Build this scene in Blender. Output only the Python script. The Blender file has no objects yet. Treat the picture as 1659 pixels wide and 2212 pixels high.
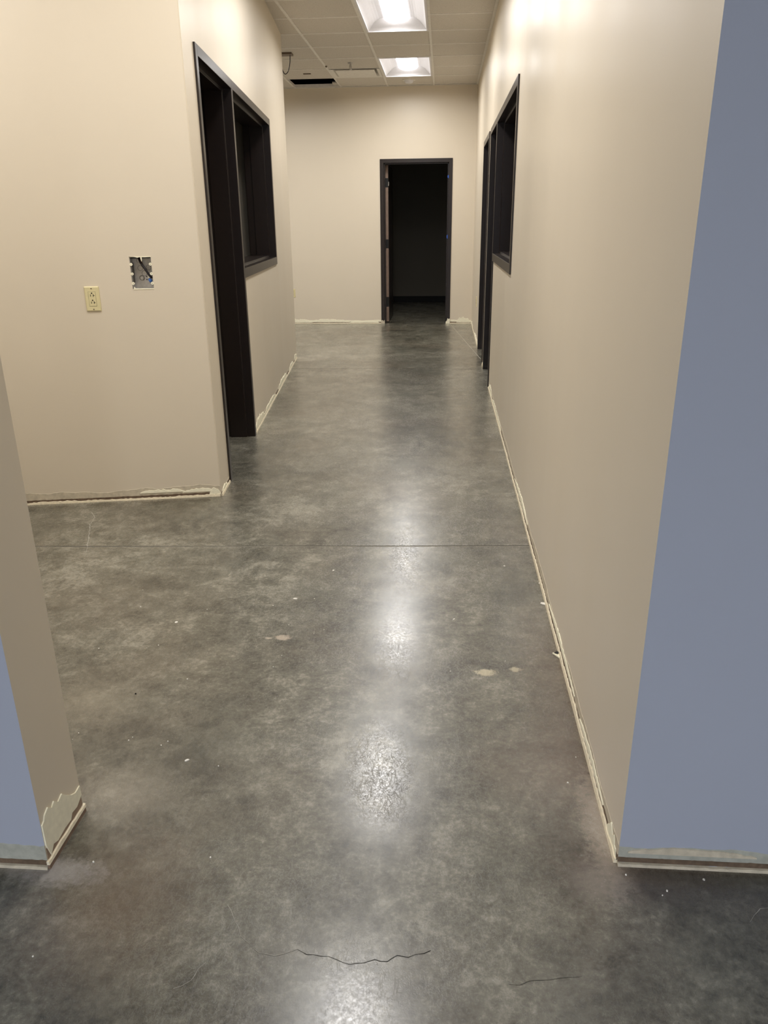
import bpy, bmesh, math, random
from mathutils import Matrix, Vector
S = bpy.context.scene
COL = S.collection
R = math.radians

# ---------------------------------------------------------------- camera
cd = bpy.data.cameras.new('camera'); cam = bpy.data.objects.new('camera', cd); COL.objects.link(cam)
cr = Vector((0.99728577, 0.07297623, -0.0097759)); cu = Vector((-0.0165127, 0.3510746, 0.93620188)); cb = Vector((0.07175256, -0.93349938, 0.35132674))
M = Matrix.Identity(4)
for i in range(3):
    M[i][0] = cr[i]; M[i][1] = cu[i]; M[i][2] = cb[i]
M[0][3], M[1][3], M[2][3] = 0.0, 0.0, 1.365
cam.matrix_world = M
cd.sensor_fit = 'VERTICAL'; cd.sensor_height = 36.0; cd.lens = 36.0 * 1662.25 / 2212.0
cd.clip_start = 0.02; cd.clip_end = 100
S.camera = cam

# ---------------------------------------------------------------- world, exposure, lamp levels
w = bpy.data.worlds.new('world'); S.world = w; w.use_nodes = True
w.node_tree.nodes['Background'].inputs[0].default_value = (0.0, 0.0, 0.0, 1)
w.node_tree.nodes['Background'].inputs[1].default_value = 0.0
S.view_settings.view_transform = 'Standard'
S.view_settings.look = 'None'
S.view_settings.gamma = 1.0
S.view_settings.use_curve_mapping = False
S.view_settings.exposure = 0.0
LENS_GLOW = 6.5          # radiance of the visible lens
LAMP_WATTS = 24.0        # light thrown down by each ceiling fixture
LAMP_SPREAD = 169.0
BLUE_WATTS = 118.0  # level of the lamps added behind the viewer
CEIL = 3.05

# ---------------------------------------------------------------- materials
def lin(c):
    return tuple(((v / 255) / 12.92 if v / 255 <= 0.04045 else ((v / 255 + 0.055) / 1.055) ** 2.4) for v in c)
class NT:
    def __init__(s, name):
        s.m = bpy.data.materials.new(name); s.m.use_nodes = True
        s.t = s.m.node_tree; s.b = s.t.nodes['Principled BSDF']
        s.out = s.t.nodes['Material Output']
    def n(s, kind, **kw):
        x = s.t.nodes.new(kind)
        for k, v in kw.items(): setattr(x, k, v)
        return x
    def l(s, a, b): s.t.links.new(a, b)
    def coord(s):
        if not hasattr(s, '_c'): s._c = s.n('ShaderNodeNewGeometry').outputs['Position']
        return s._c
    def noise(s, scale, detail=4, rough=0.55, stretch=None, dist=0.0):
        x = s.n('ShaderNodeTexNoise'); x.inputs['Scale'].default_value = scale
        x.inputs['Detail'].default_value = detail; x.inputs['Roughness'].default_value = rough
        x.inputs['Distortion'].default_value = dist
        if stretch:
            mp = s.n('ShaderNodeMapping'); mp.inputs['Scale'].default_value = stretch
            s.l(s.coord(), mp.inputs['Vector']); s.l(mp.outputs[0], x.inputs['Vector'])
        else: s.l(s.coord(), x.inputs['Vector'])
        return x.outputs['Fac']
    def ramp(s, src, stops):
        x = s.n('ShaderNodeValToRGB'); s.l(src, x.inputs[0])
        e = x.color_ramp.elements
        while len(e) < len(stops): e.new(0.5)
        for i, (p, c) in enumerate(stops):
            e[i].position = p; e[i].color = (*c, 1) if len(c) == 3 else c
        return x.outputs[0]
    def rng(s, src, a, b, c, d):
        x = s.n('ShaderNodeMapRange'); s.l(src, x.inputs[0])
        for i, v in zip((1, 2, 3, 4), (a, b, c, d)): x.inputs[i].default_value = v
        return x.outputs[0]
    def mix(s, fac, a, b, mode='MIX'):
        x = s.n('ShaderNodeMix', data_type='RGBA', blend_type=mode)
        if isinstance(fac, (int, float)): x.inputs[0].default_value = fac
        else: s.l(fac, x.inputs[0])
        for k, v in ((6, a), (7, b)):
            if isinstance(v, tuple): x.inputs[k].default_value = (*v[:3], 1)
            else: s.l(v, x.inputs[k])
        return x.outputs[2]
    def math(s, op, a, b=0.0):
        x = s.n('ShaderNodeMath', operation=op)
        for k, v in ((0, a), (1, b)):
            if isinstance(v, (int, float)): x.inputs[k].default_value = v
            else: s.l(v, x.inputs[k])
        return x.outputs[0]
    def bump(s, src, strength, dist=0.002, prev=None):
        x = s.n('ShaderNodeBump'); x.inputs['Strength'].default_value = strength; x.inputs['Distance'].default_value = dist
        s.l(src, x.inputs['Height'])
        if prev is not None: s.l(prev, x.inputs['Normal'])
        return x.outputs[0]

def plain(name, rgb, rough=0.5, metal=0.0, var=0.06, nscale=30, bump=0.0, spec=0.5, emit=None):
    k = NT(name)
    c = lin(rgb)
    f = k.noise(nscale, 3)
    k.l(k.mix(k.rng(f, 0.3, 0.7, 0, 1), tuple(v * (1 - var) for v in c), tuple(min(1, v * (1 + var)) for v in c)), k.b.inputs['Base Color'])
    k.b.inputs['Roughness'].default_value = rough; k.b.inputs['Metallic'].default_value = metal
    k.b.inputs['Specular IOR Level'].default_value = spec
    if bump: k.l(k.bump(k.noise(nscale * 4, 4), bump, 0.001), k.b.inputs['Normal'])
    if emit:
        k.b.inputs['Emission Color'].default_value = (*emit[:3], 1); k.b.inputs['Emission Strength'].default_value = emit[3]
    return k.m

def paint(name, rgb, rough=0.42, spec=0.5):
    k = NT(name); c = lin(rgb)
    f = k.noise(1.3, 3)
    k.l(k.mix(k.rng(f, 0.3, 0.7, 0, 1), tuple(v * 0.985 for v in c), tuple(v * 1.015 for v in c)), k.b.inputs['Base Color'])
    k.l(k.rng(k.noise(2.2, 2, stretch=(1, 1, 0.08)), 0.3, 0.7, rough - 0.04, rough + 0.05), k.b.inputs['Roughness'])
    b = k.bump(k.noise(260, 3), 0.10, 0.0008)
    k.l(k.bump(k.noise(1.1, 2, stretch=(1.6, 1.6, 0.12)), 0.35, 0.006, b), k.b.inputs['Normal'])
    k.b.inputs['Specular IOR Level'].default_value = spec
    return k.m

def concrete():
    k = NT('polished_concrete')
    big = k.noise(1.1, 5, 0.6, dist=0.8); mid = k.noise(5.5, 7, 0.66, dist=0.7); fine = k.noise(70, 6, 0.7); blot = k.noise(17, 6, 0.7, dist=0.5)
    s = k.math('ADD', k.math('MULTIPLY', big, 0.25), k.math('MULTIPLY', mid, 0.25))
    s = k.math('ADD', s, k.math('MULTIPLY', fine, 0.24))
    s = k.math('ADD', s, k.math('MULTIPLY', blot, 0.26))
    col = k.ramp(s, [(0.415, lin((56, 54, 44))), (0.47, lin((88, 85, 73))), (0.52, lin((110, 107, 94))), (0.59, lin((152, 148, 134)))])
    # faint warm / greenish drifts
    col = k.mix(k.rng(k.noise(1.7, 3), 0.5, 0.75, 0, 0.30), col, lin((112, 98, 80)))
    col = k.mix(k.rng(k.noise(2.3, 3, stretch=(1.1, 0.9, 1)), 0.5, 0.75, 0, 0.25), col, lin((88, 94, 84)))
    # dark pits and pale flecks
    v = k.n('ShaderNodeTexVoronoi'); v.inputs['Scale'].default_value = 26; k.l(k.coord(), v.inputs['Vector'])
    pit = k.math('MULTIPLY', k.rng(v.outputs['Distance'], 0.05, 0.16, 1, 0), k.rng(k.noise(3.0, 2), 0.5, 0.62, 0, 0.55))
    col = k.mix(pit, col, lin((62, 60, 52)))
    col = k.mix(k.rng(k.noise(95, 6, 0.8), 0.62, 0.75, 0, 0.4), col, lin((160, 156, 142)))
    sep = k.n('ShaderNodeSeparateXYZ'); k.l(k.coord(), sep.inputs[0]); X, Y = sep.outputs[0], sep.outputs[1]
    wob = k.noise(48, 7, 0.75)
    def spot(cx, cy, rx, ry, colr, amt, soft=0.35, wb=1.6):
        nonlocal col
        dx = k.math('DIVIDE', k.math('SUBTRACT', X, cx), rx); dy = k.math('DIVIDE', k.math('SUBTRACT', Y, cy), ry)
        d = k.math('SQRT', k.math('ADD', k.math('MULTIPLY', dx, dx), k.math('MULTIPLY', dy, dy)))
        d = k.math('ADD', d, k.math('MULTIPLY', k.math('SUBTRACT', wob, 0.5), wb * 2.0))
        col = k.mix(k.rng(d, 1 - soft, 1 + soft, amt, 0), col, lin(colr))
    for a in [(0.156, 2.166, 0.030, 0.018, (196, 186, 158), 0.9, 0.25), (0.253, 2.191, 0.018, 0.014, (196, 186, 158), 0.8, 0.3),
              (-0.545, 2.352, 0.026, 0.016, (190, 176, 158), 0.8, 0.3), (-0.592, 2.345, 0.012, 0.006, (190, 176, 158), 0.7, 0.3),
              (0.41, 1.50, 0.045, 0.16, (196, 184, 168), 0.7, 0.5), (0.39, 1.62, 0.10, 0.40, (92, 66, 50), 0.28, 0.9, 1.2),
              (0.40, 2.2, 0.09, 0.35, (120, 96, 78), 0.3, 0.9, 1.0), (0.32, 1.73, 0.14, 0.12, (112, 88, 68), 0.25, 0.9, 1.0),
              (-0.69, 1.20, 0.13, 0.13, (124, 96, 72), 0.35, 0.9, 1.0), (-0.80, 1.54, 0.10, 0.07, (150, 142, 128), 0.45, 0.8, 1.2),
              (-1.34, 2.58, 0.28, 0.16, (112, 98, 82), 0.2, 0.9, 1.0), (-1.06, 1.93, 0.12, 0.09, (152, 144, 126), 0.4, 0.7, 1.4),
              (-0.86, 1.285, 0.10, 0.035, (176, 170, 166), 0.6, 0.5, 1.4), (0.47, 1.36, 0.12, 0.05, (100, 78, 68), 0.35, 0.8, 1.0),
              (0.62, 1.34, 0.22, 0.06, (52, 44, 42), 0.5, 0.8, 1.0), (0.36, 1.33, 0.05, 0.05, (150, 140, 130), 0.4, 0.6, 1.4)]:  # the large dark spot paints the right wall's shadow on the floor
        spot(*a)
    # faint drag marks near the far door
    dr = k.noise(6, 5, 0.6, stretch=(0.7, 5.0, 1))
    far = k.rng(Y, 6.5, 8.0, 0, 1)
    col = k.mix(k.math('MULTIPLY', k.rng(dr, 0.60, 0.70, 0, 0.35), far), col, lin((168, 164, 148)))
    k.l(col, k.b.inputs['Base Color'])
    def ridge(n, wdt): return k.rng(k.math('ABSOLUTE', k.math('SUBTRACT', n, 0.5)), 0.0, wdt, 1, 0)
    lines = k.math('MAXIMUM', ridge(k.noise(75, 2, 0.6, dist=1.2), 0.03), ridge(k.noise(50, 3, 0.6, stretch=(1, 0.35, 1), dist=0.8), 0.02))
    patch = k.rng(k.noise(2.2, 3), 0.42, 0.58, 0.15, 1)
    lines = k.math('MULTIPLY', lines, patch)
    scr = k.noise(110, 5, 0.7)
    r = k.math('ADD', k.rng(scr, 0.36, 0.64, 0.36, 0.48), k.rng(mid, 0.38, 0.62, 0.05, -0.03))
    k.l(r, k.b.inputs['Roughness'])
    b = k.bump(scr, 0.20, 0.0014)
    k.l(k.bump(lines, 0.25, 0.0006, b), k.b.inputs['Normal'])
    k.b.inputs['Coat Weight'].default_value = 1.0
    k.b.inputs['Coat IOR'].default_value = 1.52
    k.l(k.math('ADD', k.rng(scr, 0.36, 0.64, 0.175, 0.275), k.math('MULTIPLY', lines, 0.20)), k.b.inputs['Coat Roughness'])
    cb_ = k.bump(lines, 0.12, 0.0004, k.bump(scr, 0.06, 0.0006))
    k.l(k.bump(k.noise(3.5, 1), 0.03, 0.003, cb_), k.b.inputs['Coat Normal'])
    k.b.inputs['Specular IOR Level'].default_value = 0.30
    return k.m

def tile_mat():
    k = NT('acoustic_tile')
    f = k.noise(120, 6, 0.8)
    k.l(k.ramp(f, [(0.33, lin((196, 188, 176))), (0.5, lin((222, 215, 204)))]), k.b.inputs['Base Color'])
    k.b.inputs['Roughness'].default_value = 0.95
    k.l(k.bump(f, 0.4, 0.003), k.b.inputs['Normal'])
    k.b.inputs['Specular IOR Level'].default_value = 0.1
    return k.m

BEIGE = paint('beige_satin_paint', (226, 214, 193), 0.38, 0.65)
SHADED_WALL = paint('wall_paint_darkened_for_shade', (112, 106, 94), 0.6)  # dimness of the rooms beyond, put into a darker wall colour
BLUE = paint('blue_grey_paint', (176, 181, 195), 0.5, 0.3)
CONC = concrete()
TILE = tile_mat()
GRID = plain('grid_white_paint', (236, 231, 222), 0.5)
FRAME = plain('dark_bronze_enamel', (27, 16, 11), 0.30, var=0.1, bump=0.05, spec=0.6)
FRAME_D = plain('dark_frame_underside', (30, 22, 19), 0.5)
WHITE = plain('troffer_white_enamel', (236, 234, 236), 0.45, var=0.02)
LENSM = plain('lit_lens', (250, 250, 250), 0.6, var=0.0, emit=(1.0, 0.98, 0.98, LENS_GLOW))
LENSB = plain('lit_lens_cool', (250, 250, 250), 0.6, var=0.0, emit=(0.94, 0.97, 1.0, LENS_GLOW))
CREAM = plain('cream_joint_compound', (250, 244, 218), 0.85, var=0.05, nscale=60, bump=0.12)
RESID = plain('scraped_wall_residue', (205, 194, 172), 0.7, var=0.14, nscale=45, bump=0.4)
RESID_B = plain('scraped_residue_on_blue', (176, 176, 164), 0.7, var=0.14, nscale=45, bump=0.4)
DARKGAP = plain('dark_gap_adhesive', (106, 88, 70), 0.8, var=0.3, nscale=60, bump=0.3)
LIP = plain('raw_plaster_edge', (240, 228, 200), 0.8, var=0.1, nscale=80, bump=0.5)
BLACK = plain('matte_black', (14, 13, 13), 0.6)
COVEB = plain('black_cove_base_rubber', (10, 10, 11), 0.7)
GALV = plain('galvanised_steel', (186, 182, 176), 0.42, 0.45, var=0.12, nscale=60)
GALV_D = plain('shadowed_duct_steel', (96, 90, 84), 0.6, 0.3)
IVORY = plain('ivory_plastic', (226, 214, 168), 0.35, var=0.02)
SLOT = plain('dark_slot', (28, 18, 10), 0.7)
CABLE = plain('black_cable_jacket', (34, 28, 32), 0.4)
CABLE_O = plain('rusty_cable_end', (120, 60, 30), 0.6)
TAPE = plain('blue_painter_tape', (52, 96, 190), 0.6)
BLUEP = plain('blue_connector_plastic', (70, 118, 200), 0.35)
RAWEDGE = plain('unpainted_door_edge', (140, 118, 104), 0.6, var=0.15, nscale=18)
CHALK = plain('white_chip', (240, 236, 226), 0.7)
DULL = plain('brown_ceiling_plate', (110, 92, 74), 0.5)
CRACK = plain('dark_crack', (30, 28, 26), 0.9)
CRACKL = plain('pale_crack_line', (176, 172, 162), 0.9)
SEAMD = plain('saw_cut_groove', (46, 44, 38), 0.9)
SEAML = plain('saw_cut_pale_edge', (184, 178, 162), 0.8)

# ---------------------------------------------------------------- mesh helpers
def link(name, bm, mats, parent=None, loc=None, rz=None, bevel=0.0, smooth=False, normals=True):
    if normals: bmesh.ops.recalc_face_normals(bm, faces=bm.faces)
    me = bpy.data.meshes.new(name); bm.to_mesh(me); bm.free()
    if not isinstance(mats, (list, tuple)): mats = [mats]
    for m in mats: me.materials.append(m)
    if smooth:
        for p in me.polygons: p.use_smooth = True
    o = bpy.data.objects.new(name, me); COL.objects.link(o)
    if parent is not None: o.parent = parent
    if loc is not None: o.location = loc
    if rz is not None: o.rotation_euler = (0, 0, rz)
    if bevel:
        b = o.modifiers.new('bevel', 'BEVEL'); b.width = bevel; b.segments = 2; b.limit_method = 'ANGLE'
    return o
def box(bm, x0, x1, y0, y1, z0, z1, mi=0):
    vs = [bm.verts.new((x, y, z)) for x in (x0, x1) for y in (y0, y1) for z in (z0, z1)]
    for f in ((0, 1, 3, 2), (4, 6, 7, 5), (0, 4, 5, 1), (2, 3, 7, 6), (0, 2, 6, 4), (1, 5, 7, 3)):
        fa = bm.faces.new([vs[i] for i in f]); fa.material_index = mi
    return vs
def prism(bm, poly, place, mi=0):
    """poly: list of 2D points, place(u, v, end) -> 3D"""
    a = [bm.verts.new(place(u, v, 0)) for u, v in poly]; b = [bm.verts.new(place(u, v, 1)) for u, v in poly]
    n = len(poly)
    for i in range(n):
        f = bm.faces.new((a[i], a[(i + 1) % n], b[(i + 1) % n], b[i])); f.material_index = mi
    f = bm.faces.new(a[::-1]); f.material_index = mi
    f = bm.faces.new(b); f.material_index = mi
def disc(bm, c, r, axis, h, n=20, r2=None, mi=0):
    """solid of revolution (frustum) starting at c along axis ('x','y','z') by h"""
    r2 = r if r2 is None else r2
    def P(rr, t, k):
        a = 2 * math.pi * k / n; u, v = rr * math.cos(a), rr * math.sin(a)
        return {'x': (c[0] + t, c[1] + u, c[2] + v), 'y': (c[0] + u, c[1] + t, c[2] + v), 'z': (c[0] + u, c[1] + v, c[2] + t)}[axis]
    A = [bm.verts.new(P(r, 0, k)) for k in range(n)]; B = [bm.verts.new(P(r2, h, k)) for k in range(n)]
    for k in range(n):
        f = bm.faces.new((A[k], A[(k + 1) % n], B[(k + 1) % n], B[k])); f.material_index = mi
    f = bm.faces.new(A[::-1]); f.material_index = mi
    f = bm.faces.new(B); f.material_index = mi
def ring(bm, c, r0, r1, axis, h, n=24):
    def P(rr, t, k):
        a = 2 * math.pi * k / n; u, v = rr * math.cos(a), rr * math.sin(a)
        return {'y': (c[0] + u, c[1] + t, c[2] + v), 'z': (c[0] + u, c[1] + v, c[2] + t)}[axis]
    L = [[bm.verts.new(P(rr, t, k)) for k in range(n)] for rr, t in ((r0, 0), (r1, 0), (r1, h), (r0, h))]
    for j in range(4):
        for k in range(n): bm.faces.new((L[j][k], L[j][(k + 1) % n], L[(j + 1) % 4][(k + 1) % n], L[(j + 1) % 4][k]))
def tube(bm, pts, r, n=10, taper=None, mi=0):
    pts = [Vector(p) for p in pts]; rings = []
    for i, p in enumerate(pts):
        d = (pts[min(i + 1, len(pts) - 1)] - pts[max(i - 1, 0)]).normalized()
        up = Vector((0, 0, 1)) if abs(d.z) < 0.9 else Vector((1, 0, 0))
        a = d.cross(up).normalized(); b = d.cross(a)
        rr = r if taper is None else r * taper[i]
        rings.append([bm.verts.new(p + (a * math.cos(2 * math.pi * k / n) + b * math.sin(2 * math.pi * k / n)) * rr) for k in range(n)])
    for i in range(len(pts) - 1):
        for k in range(n):
            f = bm.faces.new((rings[i][k], rings[i][(k + 1) % n], rings[i + 1][(k + 1) % n], rings[i + 1][k])); f.material_index = mi
    bm.faces.new(rings[0][::-1]); bm.faces.new(rings[-1])
def spline(pts, n=8):
    out = []; P = [Vector(p) for p in pts]; P = [P[0]] + P + [P[-1]]
    for i in range(1, len(P) - 2):
        for j in range(n):
            t = j / n; a, b, c, d = P[i - 1:i + 3]
            out.append(0.5 * ((2 * b) + (c - a) * t + (2 * a - 5 * b + 4 * c - d) * t * t + (3 * b - a - 3 * c + d) * t ** 3))
    out.append(P[-2]); return out
def cells(bm, xs, ys, zs, solid, mat=lambda *a: 0):
    """boundary faces of a block of grid cells; solid(i,j,k)->bool"""
    nx, ny, nz = len(xs) - 1, len(ys) - 1, len(zs) - 1
    V = {}
    def v(i, j, k):
        if (i, j, k) not in V: V[(i, j, k)] = bm.verts.new((xs[i], ys[j], zs[k]))
        return V[(i, j, k)]
    ok = lambda i, j, k: 0 <= i < nx and 0 <= j < ny and 0 <= k < nz and solid(i, j, k)
    for i in range(nx):
        for j in range(ny):
            for k in range(nz):
                if not ok(i, j, k): continue
                for (di, dj, dk), q in (((-1, 0, 0), ((0, 0, 0), (0, 0, 1), (0, 1, 1), (0, 1, 0))), ((1, 0, 0), ((1, 0, 0), (1, 1, 0), (1, 1, 1), (1, 0, 1))),
                                        ((0, -1, 0), ((0, 0, 0), (1, 0, 0), (1, 0, 1), (0, 0, 1))), ((0, 1, 0), ((0, 1, 0), (0, 1, 1), (1, 1, 1), (1, 1, 0))),
                                        ((0, 0, -1), ((0, 0, 0), (0, 1, 0), (1, 1, 0), (1, 0, 0))), ((0, 0, 1), ((0, 0, 1), (1, 0, 1), (1, 1, 1), (0, 1, 1)))):
                    if not ok(i + di, j + dj, k + dk):
                        f = bm.faces.new([v(i + a, j + b, k + c) for a, b, c in q]); f.material_index = mat(i, j, k, (di, dj, dk))
def struct(o): o['kind'] = 'structure'; return o
def tag(o, label, cat, group=None):
    o['label'] = label; o['category'] = cat
    if group: o['group'] = group
    return o
def empty(name, loc, rz=0.0):
    o = bpy.data.objects.new(name, None); COL.objects.link(o); o.empty_display_size = 0.05
    o.location = loc; o.rotation_euler = (0, 0, rz); return o

def wall(name, origin, rz, x0, x1, th, z1=CEIL + 0.02, holes=(), mats=None, mat=lambda *a: 0):
    """local frame: X along the wall, Y into the wall, Z up"""
    xs = sorted({x0, x1, *[h[0] for h in holes], *[h[1] for h in holes]}); zs = sorted({0.0, z1, *[h[2] for h in holes], *[h[3] for h in holes]})
    def solid(i, j, k):
        cx, cz = (xs[i] + xs[i + 1]) / 2, (zs[k] + zs[k + 1]) / 2
        return not any(h[0] < cx < h[1] and h[2] < cz < h[3] for h in holes)
    bm = bmesh.new(); cells(bm, xs, [0.0, th], zs, solid, mat)
    return struct(link(name, bm, mats or BEIGE, loc=origin, rz=rz))

# ---------------------------------------------------------------- wall frames of reference
O_L = (-1.19143, 4.07846, 0.0); RZ_L = math.atan2(0.99592, -0.09024)            # left corridor wall, X = distance along it
O_N = (-1.17214, 3.83330, 0.0); RZ_N = math.atan2(0.18763, 0.98224)             # wall facing the viewer on the left
O_R = (0.415, 0.0, 0.0); RZ_R = -math.pi / 2                                     # right wall, X = -y
YF = 11.42                                                                       # far wall
TH = 0.20

# ---------------------------------------------------------------- floor
bm = bmesh.new(); box(bm, -5.0, 3.6, -6.8, 15.2, -0.12, 0.0)
floor = struct(link('floor', bm, CONC))
def ribbon(name, pts, wd, mat, z=0.0006, jitter=0.0, seed=1, parent=None):
    rd = random.Random(seed); P = [Vector((*p, 0)) for p in pts]; Q = []
    for i in range(len(P) - 1):
        n = max(1, int((P[i + 1] - P[i]).length / 0.012)) if jitter else 1
        for j in range(n): Q.append(P[i].lerp(P[i + 1], j / n) + Vector((rd.uniform(-jitter, jitter), rd.uniform(-jitter, jitter), 0)) * (1 if j else 0))
    Q.append(P[-1])
    bm = bmesh.new(); prev = None
    for i, p in enumerate(Q):
        d = (Q[min(i + 1, len(Q) - 1)] - Q[max(i - 1, 0)]).normalized(); n = Vector((-d.y, d.x, 0))
        ww = wd / 2 * (rd.uniform(0.5, 1.4) if jitter else 1)
        a = bm.verts.new((p.x + n.x * ww, p.y + n.y * ww, z)); b = bm.verts.new((p.x - n.x * ww, p.y - n.y * ww, z))
        if prev: bm.faces.new((prev[0], prev[1], b, a))
        prev = (a, b)
    return link(name, bm, mat, parent=parent)
ribbon('control_joint', [(-4.6, 2.951), (0.413, 3.227)], 0.006, SEAMD, parent=floor)
ribbon('joint_edge', [(-4.6, 2.947), (0.413, 3.2225)], 0.003, SEAML, z=0.0004, parent=floor)
ribbon('control_joint', [(-4.6, 7.67), (0.413, 7.706)], 0.004, SEAMD, parent=floor)
ribbon('control_joint', [(0.105, 11.40), (0.412, 8.30)], 0.006, SEAML, parent=floor)
crk = [(-0.351, 1.114), (-0.346, 1.11), (-0.313, 1.105), (-0.296, 1.111), (-0.271, 1.123)]
ribbon('hairline_crack', crk, 0.0011, CRACKL, jitter=0.0010, seed=2, parent=floor)
crk = [(-0.271, 1.123), (-0.249, 1.112), (-0.206, 1.111), (-0.174, 1.099), (-0.162, 1.096), (-0.134, 1.101), (-0.113, 1.11), (-0.088, 1.107), (-0.069, 1.122), (-0.047, 1.119), (-0.003, 1.137)]
ribbon('crack', crk, 0.0009, CRACK, jitter=0.0018, seed=3, parent=floor)
ribbon('crack', [(0.147, 1.074), (0.168, 1.073), (0.186, 1.083), (0.234, 1.09), (0.29, 1.10)], 0.0006, CRACK, jitter=0.001, seed=4, parent=floor)
ribbon('hairline_crack', [(-0.439, 1.22), (-0.42, 1.193), (-0.401, 1.166), (-0.391, 1.146), (-0.351, 1.114)], 0.0009, CRACKL, jitter=0.0014, seed=5, parent=floor)
ribbon('hairline_crack', [(-1.766, 3.551), (-1.721, 3.484), (-1.7, 3.378), (-1.629, 3.208), (-1.573, 3.051)], 0.003, CRACKL, jitter=0.003, seed=6, parent=floor)
ribbon('hairline_crack', [(0.656, 1.246), (0.671, 1.264), (0.69, 1.282), (0.715, 1.287)], 0.0012, CRACKL, jitter=0.0015, seed=7, parent=floor)
ribbon('hairline_crack', [(-0.492, 1.023), (-0.478, 1.029), (-0.463, 1.042), (-0.457, 1.066), (-0.446, 1.082)], 0.001, CRACKL, jitter=0.0012, seed=8, parent=floor)

# ---------------------------------------------------------------- walls
HEAD = 2.18
wall('wall_left', O_L, RZ_L, -0.243, 4.293, TH, holes=[(0.02, 1.02, 0.0, 2.15), (1.02, 2.86, 1.06, 2.15)])
box_s0, box_s1, box_z0, box_z1 = -0.333, -0.232, 1.078, 1.226        # opening cut for the electrical box (X to the right)
wall('wall_near', O_N, RZ_N, -3.4, -0.001, 0.14, holes=[(box_s0, box_s1, box_z0, box_z1)])
wall('wall_right', O_R, RZ_R, -YF, -1.387, TH, holes=[(-7.72, -6.82, 0.0, 2.125), (-6.82, -5.01, 1.08, 2.125), (-9.02, -7.98, 0.0, 2.125)],
     mats=[BEIGE, BLUE], mat=lambda i, j, k, d: 1 if d == (1, 0, 0) and i > 4 else 0)
wall('wall_far', (0, YF, 0), 0, -4.6, 1.9, 0.13, holes=[(-0.855, 0.075, 0.0, HEAD - 0.02)])
wall('wall_entry_left', (-0.872, 1.295, 0), 0, -4.0, 0.0, 0.18, mats=[BEIGE, BLUE], mat=lambda i, j, k, d: 1 if d == (0, -1, 0) else 0)
wall('wall_entry_right', (0.615, 1.387, 0), 0, 0.0, 2.9, 0.18, mats=[BEIGE, BLUE], mat=lambda i, j, k, d: 1 if d == (0, -1, 0) else 0)
# enclosing walls of the places beyond the openings
wall('wall_corridor_end', (-4.6, 1.3, 0), math.pi / 2, 0.0, 2.2, 0.14)
wall('wall_corridor_west', (-4.6, 8.3, 0), math.pi / 2, 0.0, 3.2, 0.14)
dl = Vector((-0.09024, 0.99592)); nl = Vector((-0.99592, -0.09024))
pe = Vector(O_L[:2]) + dl * 4.293 + nl * TH
wall('wall_office_back', (pe.x - 2.8 * 0.99592, pe.y - 2.8 * 0.09024, 0), R(5.18), 0.0, 2.8, 0.14, mats=SHADED_WALL)
wall('wall_office_side', (-4.6, 3.2, 0), math.pi / 2, 0.0, 5.1, 0.14, mats=SHADED_WALL)
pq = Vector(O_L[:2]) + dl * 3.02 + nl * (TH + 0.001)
wall('wall_office_partition', (pq.x, pq.y, 0), math.atan2(nl.y, nl.x), 0.0, 2.6, 0.10, mats=SHADED_WALL)
wall('wall_right_office', (3.2, 1.57, 0), RZ_R, -9.85, 0.0, 0.14, mats=SHADED_WALL)
wall('wall_right_partition', (0.617, 7.86, 0), 0, 0.0, 2.58, 0.10, mats=SHADED_WALL)
wall('wall_far_room', (-2.6, 14.65, 0), 0, 0.0, 4.6, 0.12, mats=SHADED_WALL)
wall('wall_far_room_left', (-2.6, 11.56, 0), math.pi / 2, 0.0, 3.08, 0.12, mats=SHADED_WALL)
wall('wall_far_room_right', (1.9, 14.64, 0), RZ_R, 0.0, 3.08, 0.12, mats=SHADED_WALL)
wall('wall_front_left', (-4.2, -6.5, 0), math.pi / 2, 0.0, 7.79, 0.14, mats=BLUE)
wall('wall_front_right', (3.4, 1.38, 0), RZ_R, 0.0, 7.88, 0.14, mats=BLUE)
wall('wall_front_back', (3.4, -6.5, 0), math.pi, 0.0, 7.6, 0.14, mats=BLUE)
bm = bmesh.new(); box(bm, -2.47, 1.76, 14.635, 14.65, 0.0, 0.105)
struct(link('baseboard_far_room', bm, COVEB))

# ---------------------------------------------------------------- ceiling
cols = [-5.045, -4.435, -3.825, -3.215, -2.605, -1.995, -1.385, -0.768, -0.162, 0.45, 1.06, 1.67, 2.28, 2.89, 3.55]
Y0, DY = 7.164, 0.594
rows = [Y0 + DY * k for k in range(-24, 14)]
row_i = lambda k: k + 24
troffers = [(7, -8), (7, -4), (7, 0), (7, 4), (4, -9), (4, 3), (2, 3)]      # (column index, first row); last two added to brighten the far end
added_blue_troffers = [(10, -21), (7, -21), (3, -21)]  # unseen lamps added far back to light the blue walls
holes = set()
for ci, k in troffers + added_blue_troffers: holes |= {(ci, row_i(k)), (ci, row_i(k + 1))}
holes.add((5, row_i(6)))                                     # the missing tile
holes.add((6, row_i(5)))                                     # the air diffuser
bm = bmesh.new(); cells(bm, cols, rows, [CEIL + 0.006, CEIL + 0.022], lambda i, j, k: (i, j) not in holes)
ceiling = struct(link('ceiling', bm, TILE))
bm = bmesh.new()
for x in cols[1:-1]: box(bm, x - 0.012, x + 0.012, rows[0], rows[-1], CEIL, CEIL + 0.03)
for j in range(1, len(rows) - 1):
    for i in range(len(cols) - 1):
        if (i, j) in holes and (i, j - 1) in holes: continue
        box(bm, cols[i] + 0.012, cols[i + 1] - 0.012, rows[j] - 0.012, rows[j] + 0.012, CEIL + 0.001, CEIL + 0.03)
link('ceiling_grid', bm, GRID, parent=ceiling)
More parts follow.
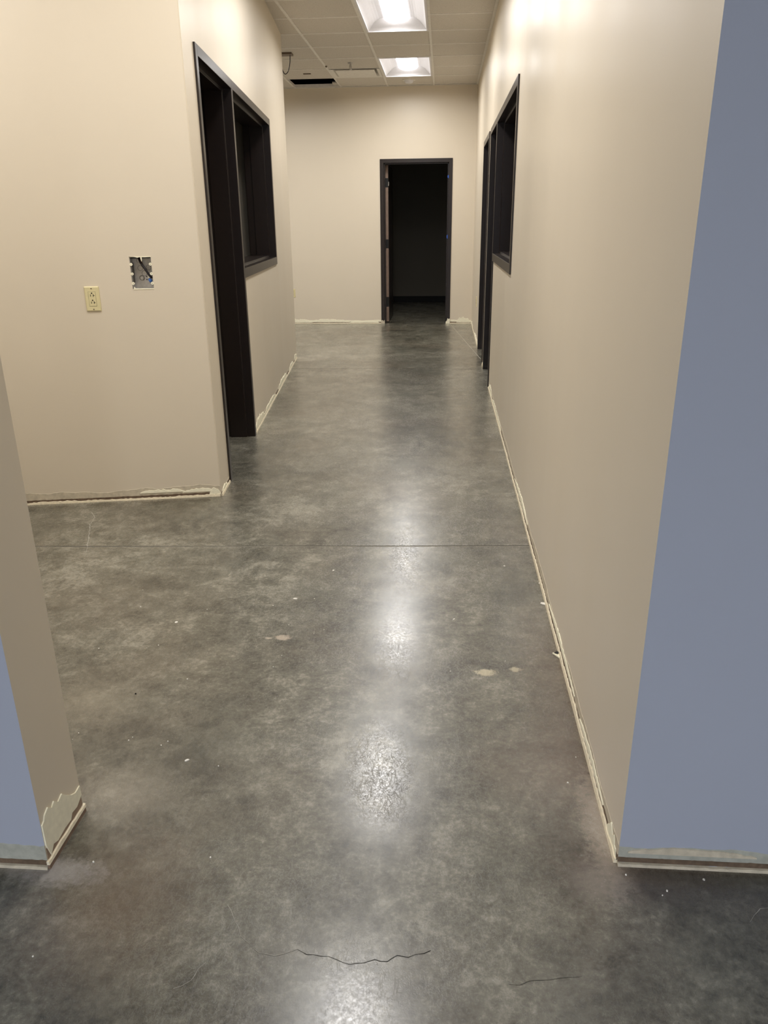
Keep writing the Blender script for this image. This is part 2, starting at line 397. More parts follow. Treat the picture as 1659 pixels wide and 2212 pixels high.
# wall angle along the corridor walls
bm = bmesh.new(); box(bm, 0.39, 0.414, 1.6, YF - 0.001, CEIL - 0.002, CEIL + 0.004)
box(bm, -4.4, 0.39, YF - 0.023, YF - 0.001, CEIL - 0.002, CEIL + 0.004)
struct(link('trim_1', bm, GRID))

def troffer(ci, k, lens, label, group='ceiling lights with bright centre lens'):
    x0, x1 = cols[ci] + 0.013, cols[ci + 1] - 0.013; y0, y1 = Y0 + DY * k + 0.013, Y0 + DY * (k + 2) - 0.013
    cx, cy = (x0 + x1) / 2, (y0 + y1) / 2; hx, hy = (x1 - x0) / 2, (y1 - y0) / 2
    t = empty('ceiling_light', (cx, cy, CEIL))
    tag(t, label, 'ceiling light', group)
    bm = bmesh.new(); f = 0.018                              # flat flange
    for a in ((-hx, hx, -hy, -hy + f), (-hx, hx, hy - f, hy), (-hx, -hx + f, -hy + f, hy - f), (hx - f, hx, -hy + f, hy - f)): box(bm, *a, -0.004, 0.012)
    link('frame', bm, WHITE, parent=t)
    # reflector: two curved wings rising to the lens, sloped end caps
    bm = bmesh.new(); lw = 0.12; ix = hx - f; iy = hy - f; N = 7
    for s in (-1, 1):
        pts = []
        for i in range(N + 1):
            u = i / N; xx = ix + (lw - ix) * u; zz = 0.004 + 0.085 * math.sin(u * math.pi * 0.55)
            pts.append((s * xx, zz))
        A = [bm.verts.new((x, -iy + 0.10 * (z - 0.004) / 0.085, z)) for x, z in pts]; B = [bm.verts.new((x, iy - 0.10 * (z - 0.004) / 0.085, z)) for x, z in pts]
        for i in range(N): bm.faces.new((A[i], A[i + 1], B[i + 1], B[i]))
        if s < 0: left = pts
    for s in (-1, 1):
        q = [(x, s * (iy - 0.10 * (z - 0.004) / 0.085), z) for x, z in left + pts[::-1]]
        bm.faces.new([bm.verts.new(p) for p in q])
    link('reflector', bm, WHITE, parent=t, smooth=False)
    bm = bmesh.new(); box(bm, -ix - 0.004, ix + 0.004, -iy - 0.004, iy + 0.004, 0.094, 0.12)
    link('housing', bm, WHITE, parent=t)
    bm = bmesh.new()                                         # bowed lens
    prof = [(lw * math.cos(a), 0.09 - 0.045 * math.sin(a)) for a in [math.pi * i / 12 for i in range(13)]]
    prism(bm, prof, lambda u, v, e: (u, (-1, 1)[e] * (iy - 0.085), v))
    link('lens', bm, lens, parent=t)
    ld = bpy.data.lights.new('lamp', 'AREA'); ld.shape = 'RECTANGLE'; ld.size = 2 * lw; ld.size_y = 2 * (iy - 0.10)
    cool = lens is LENSB
    ld.energy = BLUE_WATTS if cool else LAMP_WATTS; ld.color = (0.94, 0.97, 1.0) if cool else (1.0, 0.985, 0.97)
    ld.spread = R(178.0 if cool else LAMP_SPREAD)
    lo = bpy.data.objects.new('lamp', ld); COL.objects.link(lo); lo.parent = t; lo.location = (0, 0, 0.040)
    return t
troffer(7, 4, LENSM, 'farthest lit ceiling light, a smaller-looking bright troffer near the far wall')
troffer(7, 0, LENSM, 'nearer lit ceiling light, cut by the top edge of the photo')
for a, lb in (((7, -4), 'lit ceiling light over the corridor beside the near left wall corner'),
              ((7, -8), 'lit ceiling light over the corridor just inside the entry'),
              ((4, -9), 'lit ceiling light over the side passage left of the entry')):
    troffer(*a, LENSM, lb)
troffer(4, 3, LENSM, 'added unseen ceiling light round the corner, past the end of the left wall')  # added out of view to brighten the far wall and floor
troffer(2, 3, LENSM, 'added unseen ceiling light farther round the corner, two bays past the wall end')  # second hidden lamp, added for more light on the far wall
troffer(10, -21, LENSB, 'added unseen ceiling light at the back of the blue room, right of the viewer', 'added unseen lights of the blue room')  # this and the next two are added behind the viewer
troffer(7, -21, LENSB, 'added unseen ceiling light at the back of the blue room, straight behind the viewer', 'added unseen lights of the blue room')
troffer(3, -21, LENSB, 'added unseen ceiling light at the back of the blue room, left of the viewer', 'added unseen lights of the blue room')

# plenum above the missing tile
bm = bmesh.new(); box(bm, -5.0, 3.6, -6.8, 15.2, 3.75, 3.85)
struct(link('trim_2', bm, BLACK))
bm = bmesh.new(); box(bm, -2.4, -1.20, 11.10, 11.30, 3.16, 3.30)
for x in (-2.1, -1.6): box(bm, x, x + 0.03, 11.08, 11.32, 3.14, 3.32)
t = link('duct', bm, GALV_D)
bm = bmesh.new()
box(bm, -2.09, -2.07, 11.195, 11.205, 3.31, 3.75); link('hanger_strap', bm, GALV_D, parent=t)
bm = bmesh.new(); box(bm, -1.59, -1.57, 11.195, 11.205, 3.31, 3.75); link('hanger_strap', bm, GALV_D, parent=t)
tag(t, 'grey duct showing in the dark gap of the missing ceiling tile', 'duct')

# air diffuser
dx0, dx1, dy0, dy1 = cols[6] + 0.013, cols[7] - 0.013, Y0 + DY * 5 + 0.013, Y0 + DY * 6 - 0.013
t = empty('air_diffuser', ((dx0 + dx1) / 2, (dy0 + dy1) / 2, CEIL)); hx, hy = (dx1 - dx0) / 2, (dy1 - dy0) / 2
tag(t, 'white square ceiling air diffuser with flat centre panel beside the farther light', 'air vent')
bm = bmesh.new()
for q in (((-1, -1), (1, -1)), ((1, -1), (1, 1)), ((1, 1), (-1, 1)), ((-1, 1), (-1, -1))):
    (a, b), (c, d) = q
    v = [bm.verts.new(p) for p in ((a * hx, b * hy, -0.003), (c * hx, d * hy, -0.003), (c * (hx - 0.035), d * (hy - 0.035), 0.004), (a * (hx - 0.035), b * (hy - 0.035), 0.004),)]
    bm.faces.new(v)
    v2 = [bm.verts.new(p) for p in ((a * (hx - 0.035), b * (hy - 0.035), 0.004), (c * (hx - 0.035), d * (hy - 0.035), 0.004), (c * (hx - 0.10), d * (hy - 0.10), 0.075), (a * (hx - 0.10), b * (hy - 0.10), 0.075))]
    bm.faces.new(v2)
box(bm, -hx + 0.09, hx - 0.09, -hy + 0.09, hy - 0.09, 0.075, 0.09)
link('cone', bm, GRID, parent=t)
bm = bmesh.new(); box(bm, -hx + 0.065, hx - 0.065, -hy + 0.065, hy - 0.065, -0.006, 0.002)
link('centre_panel', bm, GRID, parent=t, bevel=0.002)

def sprinkler(x, y, label):
    t = empty('fire_sprinkler', (x, y, CEIL)); tag(t, label, 'fire sprinkler')
    bm = bmesh.new(); disc(bm, (0, 0, 0.006), 0.033, 'z', -0.014, r2=0.026); link('escutcheon', bm, GALV, parent=t)
    bm = bmesh.new(); tube(bm, [(0, 0, 0), (0, 0, -0.045)], 0.009)
    tube(bm, [(0.009, 0, -0.02), (0.013, 0, -0.04), (0.004, 0, -0.062)], 0.0025, 6); tube(bm, [(-0.009, 0, -0.02), (-0.013, 0, -0.04), (-0.004, 0, -0.062)], 0.0025, 6)
    link('stem', bm, GALV, parent=t)
    bm = bmesh.new(); disc(bm, (0, 0, -0.066), 0.016, 'z', 0.003); link('deflector', bm, GALV, parent=t)
sprinkler(-1.079, 9.80, 'small metal fire sprinkler hanging from the ceiling in front of the air diffuser')

t = empty('smoke_detector', (-0.471, 10.98, CEIL)); tag(t, 'round white smoke detector on the ceiling tile just beyond the farther light', 'smoke detector')
bm = bmesh.new(); disc(bm, (0, 0, 0.008), 0.085, 'z', -0.012, 28, 0.083); link('base', bm, GRID, parent=t)
bm = bmesh.new(); disc(bm, (0, 0, -0.004), 0.062, 'z', -0.03, 28, 0.045); link('cover', bm, WHITE, parent=t, bevel=0.004)

t = empty('junction_plate', (-1.70, 9.22, CEIL)); tag(t, 'brown ceiling junction plate by the left wall with a looped cable hanging down', 'junction plate')
bm = bmesh.new(); box(bm, -0.07, 0.07, -0.06, 0.06, -0.012, 0.008); link('plate', bm, DULL, parent=t, bevel=0.003)
bm = bmesh.new(); tube(bm, spline([(-0.05, 0, -0.01), (-0.053, 0, -0.05), (-0.048, 0, -0.13), (-0.02, 0.0, -0.185), (0.018, 0, -0.16), (0.04, 0, -0.08), (0.045, 0, -0.01)], 8), 0.0045, 8)
tube(bm, [(-0.05, 0, -0.012), (-0.052, 0, -0.055)], 0.009, 8)
link('cable', bm, CABLE, parent=t)

bm = bmesh.new(); box(bm, -0.045, 0.045, -0.012, 0.012, -0.003, 0.007)
tag(link('ceiling_slot', bm, DULL, loc=(-1.67, 10.40, CEIL)), 'short dark slot in the ceiling tile just in front of the missing tile', 'ceiling slot')
bm = bmesh.new(); disc(bm, (0, 0, 0.0), 0.014, 'z', -0.014, 10, 0.008)
tag(link('ceiling_clip', bm, DULL, loc=(-1.372, 9.93, CEIL)), 'tiny dark clip on the grid bar at the corner of the air diffuser', 'clip')
# tilted offcut on the edge of the missing tile
bm = bmesh.new(); box(bm, -1.47, -1.40, 11.16, 11.29, CEIL + 0.012, CEIL + 0.03)
tag(link('tile_offcut', bm, TILE), 'small pale tile offcut at the right corner of the missing ceiling tile', 'ceiling tile piece')

# ---------------------------------------------------------------- steel door and sidelight frames
FW = 0.05; PR = 0.010
def profile(w=FW, side=1, stop=True, th=TH):
    y0, y1 = -PR, th + PR
    if not stop: return [(0, y0), (w, y0), (w, y1), (0, y1)]
    return [(0, y0), (w, y0), (w, y0 + 0.055), (w + 0.016, y0 + 0.055), (w + 0.016, y1 - 0.055), (w, y1 - 0.055), (w, y1), (0, y1)]
def mull_profile(w=FW, th=TH):
    y0, y1 = -PR, th + PR; a = w / 2
    return [(-a, y0), (a, y0), (a, y0 + 0.055), (a + 0.016, y0 + 0.055), (a + 0.016, y1 - 0.055), (a, y1 - 0.055), (a, y1), (-a, y1), (-a, y1 - 0.055), (-a - 0.016, y1 - 0.055), (-a - 0.016, y0 + 0.055), (-a, y0 + 0.055)]
def vert(name, parent, x, poly, z0, z1, flip=False):
    bm = bmesh.new(); s = -1 if flip else 1
    prism(bm, [(s * u, v) for u, v in poly], lambda u, v, e: (x + u, v, (z0, z1)[e]))
    return link(name, bm, FRAME, parent=parent, bevel=0.0015)
def horiz(name, parent, x0, x1, z, poly, up):
    bm = bmesh.new(); s = 1 if up else -1
    prism(bm, poly, lambda u, v, e: ((x0, x1)[e], v, z + s * u))
    return link(name, bm, FRAME, parent=parent, bevel=0.0015)
def combo(n, O, rz, xa, xb, mull, sill, door_left, hh=HEAD):
    """door opening and sidelight in one run, xa..xb outer; mull = centre of the shared mullion"""
    d = struct(empty('door_%d' % n, O, rz)); wd = struct(empty('window_%d' % n, O, rz))
    P = profile()
    vert('door_jamb', d, xa, P, 0.0, hh, False)
    vert('mullion', d, mull, mull_profile(), 0.0, hh - FW)
    horiz('door_head', d, xa + FW, mull, hh, P, False)
    vert('window_jamb', wd, xb, P, sill, hh, True)
    horiz('window_head', wd, mull, xb - FW, hh, P, False)
    horiz('window_sill', wd, mull + FW / 2, xb - FW, sill, [(0, -PR), (0.06, -PR), (0.06, 0.045), (0.076, 0.045), (0.076, TH + PR), (0, TH + PR)], True)
    return d, wd
combo(1, O_L, RZ_L, 0.0, 2.88, 1.015, 1.042, True, hh=2.172)
combo(2, O_R, RZ_R, -7.74, -4.99, -6.82, 1.062, True, hh=2.150)
d3 = struct(empty('door_3', O_R, RZ_R))
vert('door_jamb', d3, -9.04, profile(), 0, 2.155); vert('door_jamb', d3, -7.965, profile(), 0, 2.155, True)
horiz('door_head', d3, -9.04 + FW, -7.965 - FW, 2.155, profile(), False)
d4 = struct(empty('door_4', (0, YF, 0), 0.0)); PF = profile(th=0.13)
vert('door_jamb', d4, -0.885, PF, 0, HEAD); vert('door_jamb', d4, 0.103, PF, 0, HEAD, True)
horiz('door_head', d4, -0.885 + FW, 0.103 - FW, HEAD, PF, False)
# the far door's leaf, swung open into the dark room: only its hinge edge shows
leaf = empty('door_panel', (-0.826, YF + 0.145, 0.0), 0.0); tag(leaf, 'dark brown door leaf standing open inside the far doorway, seen edge-on', 'door')
bm = bmesh.new(); box(bm, 0.0, 0.046, 0.0, 0.90, 0.008, 2.118); link('slab', bm, FRAME, parent=leaf, bevel=0.002)
bm = bmesh.new()
zs = [0.012, 0.22, 0.36, 1.03, 1.15, 1.83, 1.95, 2.112]
for a, b in ((0, 1), (2, 3), (4, 5), (6, 7)): box(bm, 0.006, 0.042, -0.003, 0.002, zs[a], zs[b])
o = link('hinge_edge', bm, RAWEDGE, parent=leaf); o['label'] = 'scuffed grey-brown raw edge'
for z in (0.29, 1.09, 1.89):
    bm = bmesh.new(); box(bm, 0.006, 0.042, -0.0015, 0.001, z - 0.055, z + 0.055); link('hinge_recess', bm, BLACK, parent=leaf)
bm = bmesh.new(); tube(bm, [(0.047, -0.004, 1.85), (0.049, -0.006, 1.90)], 0.006, 8); link('hinge_pin', bm, GALV, parent=leaf)
def tape(z, h, label):
    bm = bmesh.new()
    prof = [(0.0, -h / 2), (0.010, -h / 2 + 0.006), (0.016, -0.004), (0.013, h / 2 - 0.008), (0.0, h / 2)]
    prism(bm, [(-u, v) for u, v in prof], lambda u, v, e: (0.0515 + u, YF + (0.004, 0.05)[e], z + v))
    tag(link('tape_piece', bm, TAPE), label, 'tape', 'blue tape on the far door frame')
tape(1.95, 0.045, 'upper small blue tape piece on the right jamb of the far doorway')
tape(1.18, 0.055, 'lower small blue tape piece at latch height on the far doorway jamb')
# white plaster smears at the feet of the far frame
def blob(name, parent, pts3, mat): 
    bm = bmesh.new(); prism(bm, [(p[0], p[1]) for p in pts3], lambda u, v, e: (u, (-PR - 0.004, -PR)[e], v)); return link(name, bm, mat, parent=parent)
blob('plaster_smear', d4, [(0.045, 0.0), (0.045, 0.025), (0.062, 0.04), (0.072, 0.075), (0.085, 0.06), (0.103, 0.07), (0.103, 0.0)], CREAM)
blob('plaster_smear', d4, [(-0.885, 0.0), (-0.885, 0.04), (-0.87, 0.05), (-0.855, 0.035), (-0.836, 0.05), (-0.836, 0.0)], RESID)

# ---------------------------------------------------------------- scraped bases of the walls (baseboard pulled off)
def ragged(name, parent, x0, x1, lo, hi, th, mat, seed, step=0.012, rough=0.25, wave=0.35, taper=False):
    rd = random.Random(seed); n = max(4, int((x1 - x0) / step)); bm = bmesh.new()
    ph = [rd.uniform(0, 6.28) for _ in range(4)]; top = []; 
    for i in range(n + 1):
        x = x0 + (x1 - x0) * i / n; u = i / n
        s = wave * (math.sin(x * 7 + ph[0]) * 0.5 + math.sin(x * 19 + ph[1]) * 0.3 + math.sin(x * 43 + ph[2]) * 0.2) + rd.uniform(-rough, rough)
        h = (hi - lo) * (1 + s)
        if taper: h *= max(0.02, math.sin(math.pi * u)) ** 0.5
        top.append(lo + max(0.001, h))
    rowsv = []
    for i in range(n + 1):
        x = x0 + (x1 - x0) * i / n
        rowsv.append([bm.verts.new((x, 0.0, lo)), bm.verts.new((x, -th, lo)), bm.verts.new((x, -th * 0.8, top[i])), bm.verts.new((x, 0.0, top[i] + 0.001))])
    for i in range(n):
        for j in range(4): bm.faces.new((rowsv[i][j], rowsv[i][(j + 1) % 4], rowsv[i + 1][(j + 1) % 4], rowsv[i + 1][j]))
    bm.faces.new(rowsv[0]); bm.faces.new(rowsv[-1][::-1])
    return link(name, bm, mat, parent=parent)
def base_run(name, O, rz, x0, x1, seed, res_h=0.055, patches=(), mat=RESID, lip=0.010, lipm=None):
    b = struct(empty(name, O, rz))
    ragged('scraped_band', b, x0, x1, 0.022, res_h, 0.0015, mat, seed, rough=0.05)
    ragged('dark_gap', b, x0, x1, 0.009, 0.022, 0.0022, DARKGAP, seed + 1, rough=0.12, wave=0.15)
    ragged('plaster_lip', b, x0, x1, 0.0, lip, 0.008, lipm or LIP, seed + 2, rough=0.25, wave=0.3)
    for i, (a, c, lo, hi) in enumerate(patches):
        ragged('plaster_patch', b, a, c, lo, hi, 0.004, RESID if mat is RESID_B else CREAM, seed + 10 + i, rough=0.22, wave=0.3, taper=True)
    return b
base_run('baseboard_near', O_N, RZ_N, -3.3, -0.004, 11, 0.058, [(-0.42, -0.19, 0.035, 0.056), (-0.20, -0.02, 0.030, 0.050), (-0.06, 0.0, 0.012, 0.062)])
base_run('baseboard_left', O_L, RZ_L, -0.244, -0.004, 31, 0.030, [(-0.244, -0.06, 0.004, 0.03)])
base_run('baseboard_left_corridor', O_L, RZ_L, 1.045, 4.29, 41, 0.040, [(1.05, 1.55, 0.014, 0.075), (1.5, 2.3, 0.014, 0.045), (2.5, 3.2, 0.014, 0.058), (3.4, 3.9, 0.014, 0.045), (4.02, 4.29, 0.012, 0.07)], mat=RESID)
base_run('baseboard_right', O_R, RZ_R, -6.78, -1.39, 61, 0.050, [(-6.77, -6.3, 0.0, 0.06), (-6.2, -5.2, 0.014, 0.045), (-4.1, -3.4, 0.03, 0.055), (-2.6, -2.0, 0.03, 0.045), (-1.9, -1.55, 0.022, 0.038), (-1.50, -1.392, 0.0, 0.05)], lip=0.013)
base_run('baseboard_right_far', O_R, RZ_R, -11.41, -9.05, 81, 0.045, [(-11.4, -10.8, 0.0, 0.05), (-10.2, -9.1, 0.01, 0.05)], lip=0.02)
base_run('baseboard_right_mid', O_R, RZ_R, -7.96, -7.745, 86, 0.045, [(-7.95, -7.75, 0.0, 0.05)], lip=0.02)
base_run('baseboard_far', (0, YF, 0), 0, -4.4, -0.89, 91, 0.045, [(-2.6, -1.9, 0.014, 0.062), (-1.95, -1.35, 0.018, 0.055), (-1.35, -0.92, 0.012, 0.038)], mat=CREAM, lip=0.008)
base_run('baseboard_far_right', (0, YF, 0), 0, 0.108, 0.41, 97, 0.045, [(0.20, 0.41, 0.014, 0.085)], mat=CREAM, lip=0.008)
base_run('baseboard_entry_left', (-0.872, 1.295, 0), 0, -3.0, 0.0, 101, 0.062, [(-0.9, -0.25, 0.045, 0.066)], mat=RESID_B, lip=0.007, lipm=RESID)
base_run('baseboard_entry_right', (0.415, 1.387, 0), 0, 0.0, 2.9, 121, 0.048, [(0.02, 0.30, 0.036, 0.052)], mat=RESID_B, lip=0.006, lipm=RESID)
# end face of the left entry wall, with its thick smear of cream compound
be = struct(empty('baseboard_entry_end', (-0.872, 1.295, 0), math.pi / 2))
bm = bmesh.new()
prism(bm, [(0.002, 0.062), (0.002, 0.118), (0.012, 0.122), (0.018, 0.132), (0.035, 0.140), (0.050, 0.126), (0.062, 0.134), (0.078, 0.118), (0.098, 0.124), (0.112, 0.108), (0.135, 0.088), (0.155, 0.078), (0.178, 0.080), (0.178, 0.052), (0.15, 0.040), (0.125, 0.044), (0.115, 0.032), (0.085, 0.035), (0.05, 0.032), (0.03, 0.040), (0.014, 0.024)],
      lambda u, v, e: (u, (-0.003, 0)[e], v)); link('plaster_patch', bm, CREAM, parent=be)
ragged('scraped_band', be, 0.002, 0.178, 0.022, 0.052, 0.0012, plain('brown_paper_face', (158, 136, 116), 0.8, var=0.1), 142, rough=0.03, wave=0.05)
ragged('plaster_lip', be, -0.006, 0.184, 0.013, 0.022, 0.007, LIP, 141, rough=0.2)
ragged('dark_gap', be, -0.004, 0.182, 0.0, 0.013, 0.006, plain('brown_glue_line', (132, 110, 92), 0.8, var=0.2), 143, rough=0.03, wave=0.05)

# ---------------------------------------------------------------- outlets and boxes
def holes_for(bm, cx, cz, y):
    disc(bm, (cx, y, cz + 0.0105), 0.0031, 'y', -0.0006, 14)
    box(bm, cx - 0.0076, cx - 0.0052, y - 0.0006, y, cz - 0.005, cz + 0.005)
    box(bm, cx + 0.0050, cx + 0.0074, y - 0.0006, y, cz - 0.006, cz + 0.006)
    box(bm, cx + 0.0050, cx + 0.0120, y - 0.0006, y, cz - 0.0014, cz + 0.0014)
def outlet(O, rz, x, z, label):
    m = Matrix.Rotation(rz, 4, 'Z'); p = Vector(O) + m @ Vector((x, 0, z))
    t = empty('wall_outlet', p, rz); tag(t, label, 'wall outlet')
    bm = bmesh.new(); hw, hh = 0.0345, 0.058
    a = [bm.verts.new(q) for q in ((-hw, 0, -hh), (hw, 0, -hh), (hw, 0, hh), (-hw, 0, hh))]
    b = [bm.verts.new(q) for q in ((-hw + 0.001, -0.004, -hh + 0.001), (hw - 0.001, -0.004, -hh + 0.001), (hw - 0.001, -0.004, hh - 0.001), (-hw + 0.001, -0.004, hh - 0.001))]
    c = [bm.verts.new(q) for q in ((-hw + 0.004, -0.0065, -hh + 0.004), (hw - 0.004, -0.0065, -hh + 0.004), (hw - 0.004, -0.0065, hh - 0.004), (-hw + 0.004, -0.0065, hh - 0.004))]
    for P, Q in ((a, b), (b, c)):
        for i in range(4): bm.faces.new((P[i], P[(i + 1) % 4], Q[(i + 1) % 4], Q[i]))
    bm.faces.new(c); bm.faces.new(a[::-1])
    link('cover_plate', bm, IVORY, parent=t)
    bm = bmesh.new(); box(bm, -0.0175, 0.0175, -0.0066, -0.0062, -0.0345, 0.0345); link('reveal', bm, SLOT, parent=t)
    bm = bmesh.new(); box(bm, -0.0166, 0.0166, -0.0078, -0.003, -0.0336, 0.0336); f = link('receptacle', bm, IVORY, parent=t, bevel=0.0006)
    for dz in (0.0165, -0.0165):
        bm = bmesh.new(); holes_for(bm, 0, dz, -0.0078); link('socket_slots', bm, SLOT, parent=f)
    for dz in (0.0485, -0.0485):
        bm = bmesh.new(); disc(bm, (0, -0.0064, dz), 0.003, 'y', -0.0009, 12); link('screw', bm, DULL, parent=t)
outlet(O_N, RZ_N, -0.5265, 1.036, 'ivory duplex outlet on the left wall, lower left of the metal box')
outlet(O_R, RZ_R, -9.85, 0.45, 'ivory outlet plate seen edge-on on the right wall near the far corner')
outlet((0, YF, 0), 0, -2.165, 0.43, 'outlet plate at the left edge of the far wall beside the wall corner')

# open steel electrical box in the cut-out
mN = Matrix.Rotation(RZ_N, 4, 'Z'); bx, bz = (box_s0 + box_s1) / 2, (box_z0 + box_z1) / 2
t = empty('electrical_box', Vector(O_N) + mN @ Vector((bx, 0, bz)), RZ_N)
tag(t, 'open steel electrical box in a ragged cut-out of the left wall, black cable inside', 'electrical box')
hw, hh, dp = (box_s1 - box_s0) / 2, (box_z1 - box_z0) / 2, 0.055
bm = bmesh.new()
box(bm, -hw + 0.001, hw - 0.001, dp, dp + 0.002, -hh + 0.001, hh - 0.001)
box(bm, -hw + 0.0005, -hw + 0.0022, 0.003, dp, -hh + 0.001, hh - 0.001); box(bm, hw - 0.0022, hw - 0.0005, 0.003, dp, -hh + 0.001, hh - 0.001)
box(bm, -hw + 0.002, hw - 0.002, 0.003, dp, -hh + 0.0005, -hh + 0.002); box(bm, -hw + 0.002, hw - 0.002, 0.003, dp, hh - 0.002, hh - 0.0005)
link('steel_shell', bm, GALV, parent=t)
for x, z, r in ((-0.014, 0.020, 0.0125), (0.026, 0.022, 0.0125), (0.004, -0.004, 0.013), (-0.018, 0.055, 0.010)):
    bm = bmesh.new(); ring(bm, (x, dp - 0.0012, z), r - 0.0014, r, 'y', 0.001); link('knockout', bm, GALV_D, parent=t)
bm = bmesh.new(); disc(bm, (-0.010, dp, -0.026), 0.0135, 'y', -0.008, 24, 0.008); link('cable_clamp', bm, GALV, parent=t, bevel=0.001)
bm = bmesh.new(); disc(bm, (0.0115, dp, -0.020), 0.003, 'y', -0.0008, 12); disc(bm, (0.0118, dp, -0.034), 0.003, 'y', -0.0008, 12); link('screw_hole', bm, BLACK, parent=t)
bm = bmesh.new(); box(bm, -hw + 0.0025, -hw + 0.007, dp - 0.028, dp - 0.004, -0.045, 0.045); link('side_rail', bm, GALV_D, parent=t)
# plaster ears and mud lumps round the rim
for s, z in ((-1, 0.040), (-1, -0.004), (-1, -0.048), (1, 0.040), (1, -0.004), (1, -0.048)):
    bm = bmesh.new(); disc(bm, (s * (hw - 0.0055), -0.0004, z), 0.0068, 'y', 0.004, 12); o = link('mounting_ear', bm, CREAM, parent=t)
    bm = bmesh.new(); disc(bm, (s * (hw - 0.0055), -0.0010, z), 0.0016, 'y', 0.001, 8); link('screw', bm, GALV_D, parent=o)
bm = bmesh.new(); prism(bm, [(-0.0035, hh + 0.001), (0.006, hh + 0.001), (0.004, hh - 0.006), (0.0035, hh - 0.018), (0.001, hh - 0.022), (-0.001, hh - 0.012)], lambda u, v, e: (u + 0.004, (-0.0005, 0.006)[e], v))
link('plaster_rim', bm, CREAM, parent=t)
bm = bmesh.new(); prism(bm, [(-hw - 0.001, hh + 0.002), (hw + 0.001, hh + 0.002), (hw + 0.001, hh - 0.001), (0.034, hh - 0.002), (0.02, hh - 0.0025), (0.0, hh - 0.001), (-0.012, hh - 0.004), (-0.03, hh + 0.0005)], lambda u, v, e: (u, (-0.0012, 0.004)[e], v))
link('plaster_rim', bm, CREAM, parent=t)
bm = bmesh.new(); prism(bm, [(-hw + 0.004, -hh - 0.0025), (hw, -hh - 0.002), (hw, -hh + 0.002), (-hw + 0.014, -hh + 0.003), (-hw + 0.008, -hh + 0.010), (-hw + 0.007, -hh + 0.004)], lambda u, v, e: (u, (-0.0015, 0.006)[e], v))
link('plaster_rim', bm, CREAM, parent=t)
bm = bmesh.new(); box(bm, -hw + 0.001, hw - 0.001, 0.020, dp - 0.001, hh - 0.007, hh - 0.002); link('torn_gap', bm, BLACK, parent=t)
bm = bmesh.new(); tube(bm, spline([(-0.012, 0.045, 0.068), (-0.006, 0.030, 0.050), (0.014, 0.022, 0.018), (0.034, 0.022, -0.016), (0.040, 0.030, -0.022)], 6), 0.0055, 10); cbl = link('cable', bm, CABLE, parent=t, smooth=True)
bm = bmesh.new(); tube(bm, [(-0.0125, 0.044, 0.0675), (-0.0075, 0.0325, 0.053), (-0.001, 0.0275, 0.041)], 0.0060, 10); link('cable_end', bm, CABLE_O, parent=cbl, smooth=True)
bm = bmesh.new(); tube(bm, [(0.030, 0.034, -0.034), (0.036, 0.018, -0.040)], 0.0085, 14, [1, 0.9]); wc = link('wire_connector', bm, BLUEP, parent=t, smooth=True)
bm = bmesh.new(); tube(bm, [(0.028, 0.034, -0.026), (0.026, 0.036, -0.018)], 0.0035, 8); tube(bm, [(0.037, 0.03, -0.028), (0.037, 0.034, -0.018)], 0.003, 8); link('wire_stub', bm, CREAM, parent=wc)

# ---------------------------------------------------------------- litter on the floor
def chip(x, y, s, seed, mat=CHALK, name='paint_chip', aspect=1.0, rz=0.0, h=0.002):
    rd = random.Random(seed); bm = bmesh.new(); n = 7
    poly = [(s * aspect * math.cos(2 * math.pi * i / n) * rd.uniform(0.6, 1.15), s * math.sin(2 * math.pi * i / n) * rd.uniform(0.6, 1.15)) for i in range(n)]
    prism(bm, poly, lambda u, v, e: (u * (1, 0.8)[e], v * (1, 0.8)[e], (0.0, h)[e]))
    return link(name, bm, mat, loc=(x, y, 0.0002), rz=rz)
big = [(-0.554, 2.652, 0.006, 1.8, 'largest cream paint chip, left of the light streak in mid floor'),
       (0.278, 3.000, 0.005, 1.0, 'white paint chip right of the light streak, just in front of the floor joint'),
       (-0.675, 1.680, 0.006, 1.2, 'pale plaster crumb on the left floor area in front of the side passage'),
       (0.06, 2.519, 0.003, 3.0, 'thin white sliver just right of the brightest floor reflection'),
       (-0.44, 2.918, 0.005, 1.5, 'pale chip left of the streak, just in front of the floor joint'),
       (-0.957, 2.441, 0.006, 1.3, 'pale ring-like crumb left on the floor below the left wall corner'),
       (0.428, 1.356, 0.0025, 1.0, 'white speck on the dark floor right at the right wall corner'),
       (0.596, 1.353, 0.003, 1.2, 'white speck on the dark floor below the blue wall'),
       (0.401, 2.664, 0.010, 1.6, 'torn cream flake lying against the right wall base'),
       (0.409, 2.841, 0.006, 1.4, 'small cream flake against the right wall base beyond the torn one')]
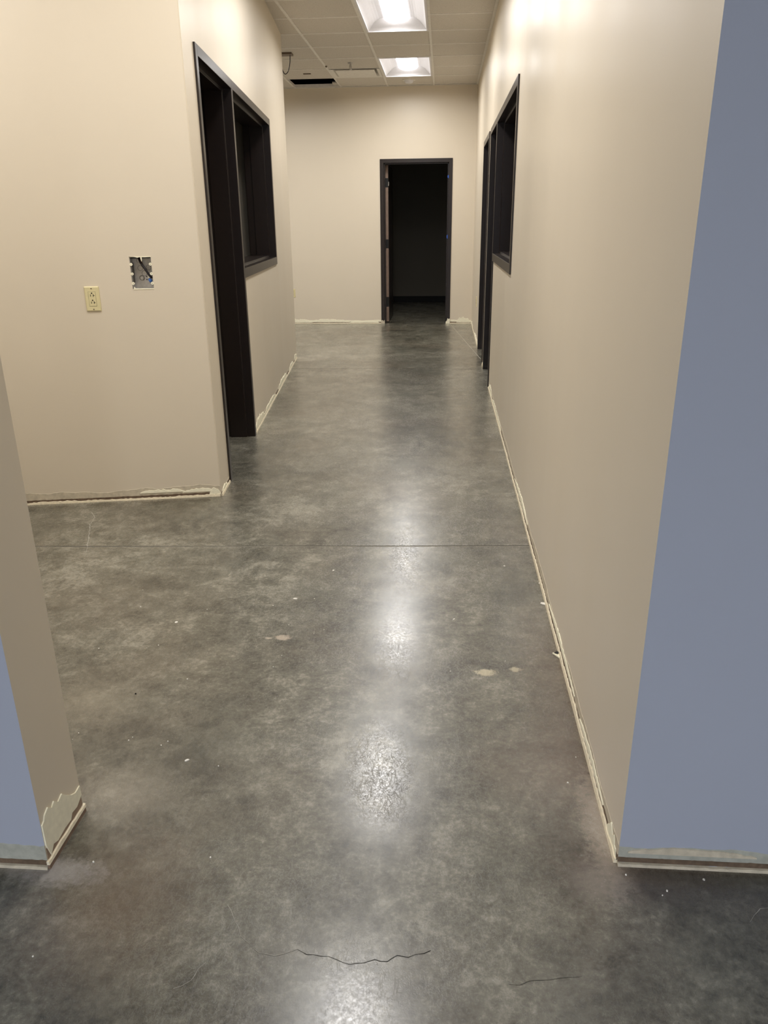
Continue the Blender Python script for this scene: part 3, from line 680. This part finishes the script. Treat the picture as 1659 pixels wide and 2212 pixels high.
for i, (x, y, s, a, lb) in enumerate(big):
    tag(chip(x, y, s, 300 + i, aspect=a, rz=0.3 * i), lb, 'paint chip')
t = empty('plastic_scrap', (0.400, 2.285, 0.0), 0.4); tag(t, 'small folded scrap with a dark end beside the right wall base', 'scrap')
bm = bmesh.new(); prism(bm, [(-0.008, 0.014), (0.010, 0.014), (0.012, 0.004), (0.004, -0.026), (-0.002, -0.020)], lambda u, v, e: (u, v, (0.001, 0.005)[e])); link('flap', bm, CREAM, parent=t)
bm = bmesh.new(); prism(bm, [(-0.004, 0.010), (0.012, 0.015), (0.013, 0.003), (0.003, 0.000)], lambda u, v, e: (u, v, (0.005, 0.007)[e])); link('dark_end', bm, BLACK, parent=t)
small = [(-1.178, 2.694), (-1.133, 2.551), (-1.164, 2.241), (-0.999, 2.253), (-0.965, 2.275), (-0.798, 2.072), (-1.024, 1.778), (-1.028, 1.748), (-0.861, 1.769), (-0.867, 1.755), (-0.754, 1.757),
         (-0.767, 1.739), (-0.582, 1.662), (-0.872, 2.545), (-0.479, 2.656), (-0.406, 2.414), (-0.438, 2.386), (-0.523, 2.232), (-0.537, 2.16), (-0.539, 2.443), (-0.628, 2.59), (0.226, 2.239), (0.044, 2.167),
         (0.169, 3.025), (0.507, 1.317), (0.494, 1.304), (0.381, 1.757), (0.344, 1.653), (-0.778, 1.317), (-0.513, 1.347), (-0.795, 1.072)]
src = None
for i, (x, y) in enumerate(small):
    if src is None: o = src = chip(x, y, 0.0023, 500)
    else:
        o = src.copy(); COL.objects.link(o); o.location = (x, y, 0.0002)
    rs = random.Random(700 + i); k = rs.uniform(0.7, 1.3); o.scale = (k, k, 1); o.rotation_euler = (0, 0, rs.uniform(0, 6))
    tag(o, 'tiny white paint speck on the grey concrete floor', 'paint chip', 'tiny white specks scattered over the floor')
bm = bmesh.new(); disc(bm, (0, 0, 0), 0.003, 'z', 0.003, 8, 0.002)
tag(link('pebble', bm, BLACK, loc=(-0.934, 1.982, 0.0002)), 'tiny black pebble on the floor left of the light streak', 'pebble')
